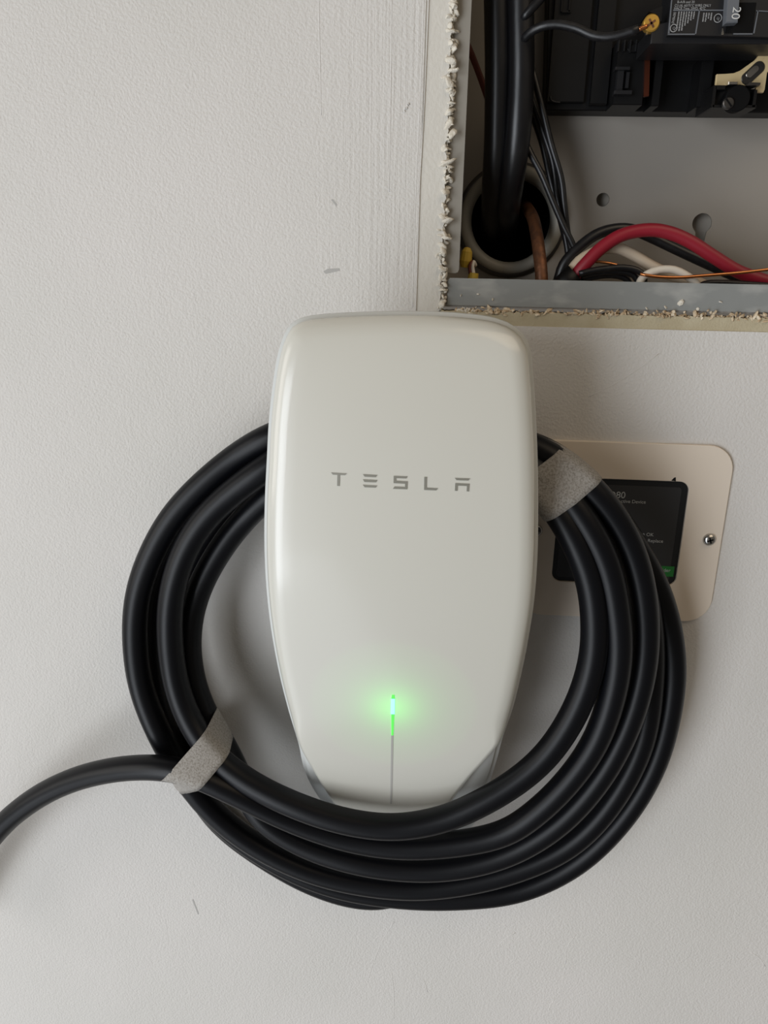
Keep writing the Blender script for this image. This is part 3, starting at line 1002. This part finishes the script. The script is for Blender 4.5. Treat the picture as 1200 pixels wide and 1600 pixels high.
# ------------------------------------------------------------------ charging cable, one long tube coiled round the charger
RC = .0086
A_l = [(470, 698, -0.05), (430, 722, -0.054), (360, 772, -0.052), (315, 817, -0.052), (284, 872, -0.052), (268, 930, -0.052), (265, 990, -0.052), (274, 1065, -0.052), (294, 1122, -0.0569), (328, 1174, -0.0639), (388, 1222, -0.0722), (460, 1258, -0.0792), (540, 1284, -0.083), (620, 1293, -0.084), (700, 1278, -0.084), (745, 1258, -0.084), (790, 1233, -0.083), (850, 1185, -0.081), (899, 1112, -0.078), (924, 1042, -0.076), (930, 985, -0.075), (922, 905, -0.072), (893, 835, -0.068), (858, 782, -0.062), (820, 745, -0.056)]
C_l = [(470, 740, -0.04), (430, 766, -0.041), (395, 796, -0.034), (350, 850, -0.034), (309, 925, -0.034), (295, 990, -0.034), (301, 1060, -0.034), (321, 1116, -0.0376), (350, 1163, -0.0414), (374, 1212, -0.0451), (404, 1274, -0.051), (478, 1322, -0.055), (560, 1348, -0.059), (620, 1357, -0.06), (700, 1357, -0.061), (790, 1336, -0.062), (870, 1289, -0.063), (935, 1218, -0.063), (981, 1132, -0.063), (1004, 1050, -0.062), (1009, 990, -0.062), (1004, 925, -0.062), (989, 865, -0.061), (963, 812, -0.06), (922, 762, -0.059), (876, 722, -0.056), (835, 700, -0.052)]
D_l = [(470, 666, -0.044), (425, 681, -0.047), (380, 706, -0.042), (322, 752, -0.042), (271, 806, -0.042), (235, 870, -0.042), (215, 932, -0.042), (211, 1000, -0.042), (221, 1075, -0.042), (245, 1138, -0.0457), (282, 1205, -0.0459), (332, 1268, -0.044), (402, 1322, -0.044), (500, 1366, -0.045), (620, 1387, -0.046), (700, 1384, -0.046), (800, 1362, -0.046), (888, 1322, -0.046), (950, 1260, -0.045), (1002, 1162, -0.042), (1017, 1065, -0.04), (1017, 990, -0.039), (1004, 918, -0.039), (974, 848, -0.039), (934, 790, -0.039), (888, 742, -0.038), (842, 710, -0.036)]
E_l = [(470, 688, -0.0262), (440, 702, -0.0267), (390, 728, -0.0225), (335, 768, -0.0225), (288, 818, -0.0225), (254, 876, -0.0225), (236, 935, -0.0225), (232, 1000, -0.0225), (240, 1080, -0.0225), (264, 1155, -0.027), (300, 1228, -0.0283), (352, 1291, -0.03), (430, 1346, -0.031), (520, 1384, -0.032), (620, 1401, -0.032), (720, 1403, -0.032), (812, 1391, -0.032), (900, 1349, -0.032), (975, 1275, -0.032), (1024, 1190, -0.032), (1048, 1095, -0.032), (1052, 1040, -0.032), (1046, 985, -0.032), (1030, 928, -0.031), (1003, 872, -0.029), (968, 817, -0.026), (928, 766, -0.023), (885, 724, -0.021), (840, 698, -0.02)]
G_l = [(470, 720, -0.0115), (430, 742, -0.0115), (370, 790, -0.0115), (318, 850, -0.0115), (280, 925, -0.0115), (264, 1000, -0.0115), (262, 1080, -0.0115), (276, 1160, -0.0126), (302, 1228, -0.0115), (345, 1288, -0.011), (415, 1341, -0.011), (490, 1382, -0.011), (555, 1402, -0.011), (605, 1403, -0.011), (652, 1378, -0.012), (680, 1335, -0.014), (670, 1290, -0.018), (645, 1262, -0.022)]
B_l = [(-90, 1445, -.03), (-45, 1355, -.032), (0, 1293, -.036), (50, 1251, -.042), (100, 1224, -.048), (150, 1208, -.055), (200, 1200, -.062), (245, 1199, -.068), (285, 1204, -.072), (330, 1221, -.073), (390, 1250, -.072), (460, 1283, -.070), (540, 1310, -.070), (620, 1323, -.0715), (710, 1319, -.073), (790, 1302, -.075), (835, 1272, -.076), (877, 1233, -.076), (927, 1166, -.075), (955, 1092, -.075), (967, 1020, -.0745), (962, 948, -.073), (948, 882, -.071), (915, 816, -.067), (878, 768, -.062), (838, 732, -.056)]


def hid(y, Y, xs=(740, 632, 530)):
    return [(x, y + (4 if x != 632 else 0), Y) for x in xs]


seq = B_l + hid(690, -.052) + A_l + hid(706, -.040) + C_l + hid(660, -.042) + D_l + hid(664, -.026) + E_l + hid(672, -.0125) + G_l
cpts = relax(catmull([at(*p) for p in seq], .004), 10)
v, f = sweep(cpts, RC, 24)
cable = mk('charging_cable', v, f, M_rubber)
tag(cable, 'thick black rubber charging cable coiled in loops around the charger', 'cable')


def band(px0, px1, Yc, length, label, lim):
    a, b = at(*px0, Yc), at(*px1, Yc)
    ctr = (a + b) / 2
    t = (b - a).normalized()
    nrm = Vector((0, -1, 0))
    s = t.cross(nrm).normalized()
    cols_o, cols_i = [], []
    NA = 96
    K = 7
    for k in range(K):
        o = ctr + t * length * (k / (K - 1) - .5)
        hits = []
        for i in range(len(cpts) - 1):
            d0, d1 = (cpts[i] - o).dot(t), (cpts[i + 1] - o).dot(t)
            if d0 * d1 <= 0 and d0 != d1:
                p = cpts[i].lerp(cpts[i + 1], d0 / (d0 - d1)) - o
                if p.length < lim: hits.append((p.dot(s), p.dot(nrm)))
        pts = []
        for (x, y) in hits:
            for i in range(40):
                q = 2 * math.pi * i / 40
                pts.append((x + RC * math.cos(q), y + RC * math.sin(q)))
        pts = sorted(set(pts))

        def half(P):
            h = []
            for p in P:
                while len(h) > 1 and (h[-1][0] - h[-2][0]) * (p[1] - h[-2][1]) - (h[-1][1] - h[-2][1]) * (p[0] - h[-2][0]) <= 0: h.pop()
                h.append(p)
            return h
        lo_, up_ = half(pts), half(pts[::-1])
        hull = lo_[:-1] + up_[:-1]
        gx = sum(x for x, y in hits) / len(hits); gy = sum(y for x, y in hits) / len(hits)
        ro, ri = [], []
        for m in range(NA):
            q = 2 * math.pi * m / NA
            ux, uy = math.cos(q), math.sin(q)
            best = 0
            for i in range(len(hull)):
                x0, y0 = hull[i]; x1, y1 = hull[(i + 1) % len(hull)]
                ex, ey = x1 - x0, y1 - y0
                den = ux * ey - uy * ex
                if abs(den) < 1e-12: continue
                tt = ((x0 - gx) * ey - (y0 - gy) * ex) / den
                uu = ((x0 - gx) * uy - (y0 - gy) * ux) / den
                if tt > 0 and -1e-6 <= uu <= 1 + 1e-6: best = max(best, tt)
            w_ = .0002 * noise.noise(Vector((m * .4, k * .9, 1)))
            for (lst, g) in ((ro, .0010 + w_), (ri, .0004 + w_)):
                P = o + s * (gx + ux * (best + g)) + nrm * (gy + uy * (best + g))
                P.y = min(P.y, -.0006 if lst is ro else -.0012)
                lst.append(P)
        cols_o.append(ro); cols_i.append(ri)
    rings = cols_o + cols_i[::-1] + [cols_o[0]]
    v, f = loft(rings)
    o = mk('fabric_tape', v, f, M_tape)
    return tag(o, label, 'tape', 'tape bands round the cable coil')


T1 = band((289, 1156), (337, 1194), -.05, .022, 'grey fabric tape band round the coil beside the loose cable end', .062)
T2 = band((856, 702), (896, 757), -.042, .029, 'grey fabric tape band round the coil beside the beige plate', .075)
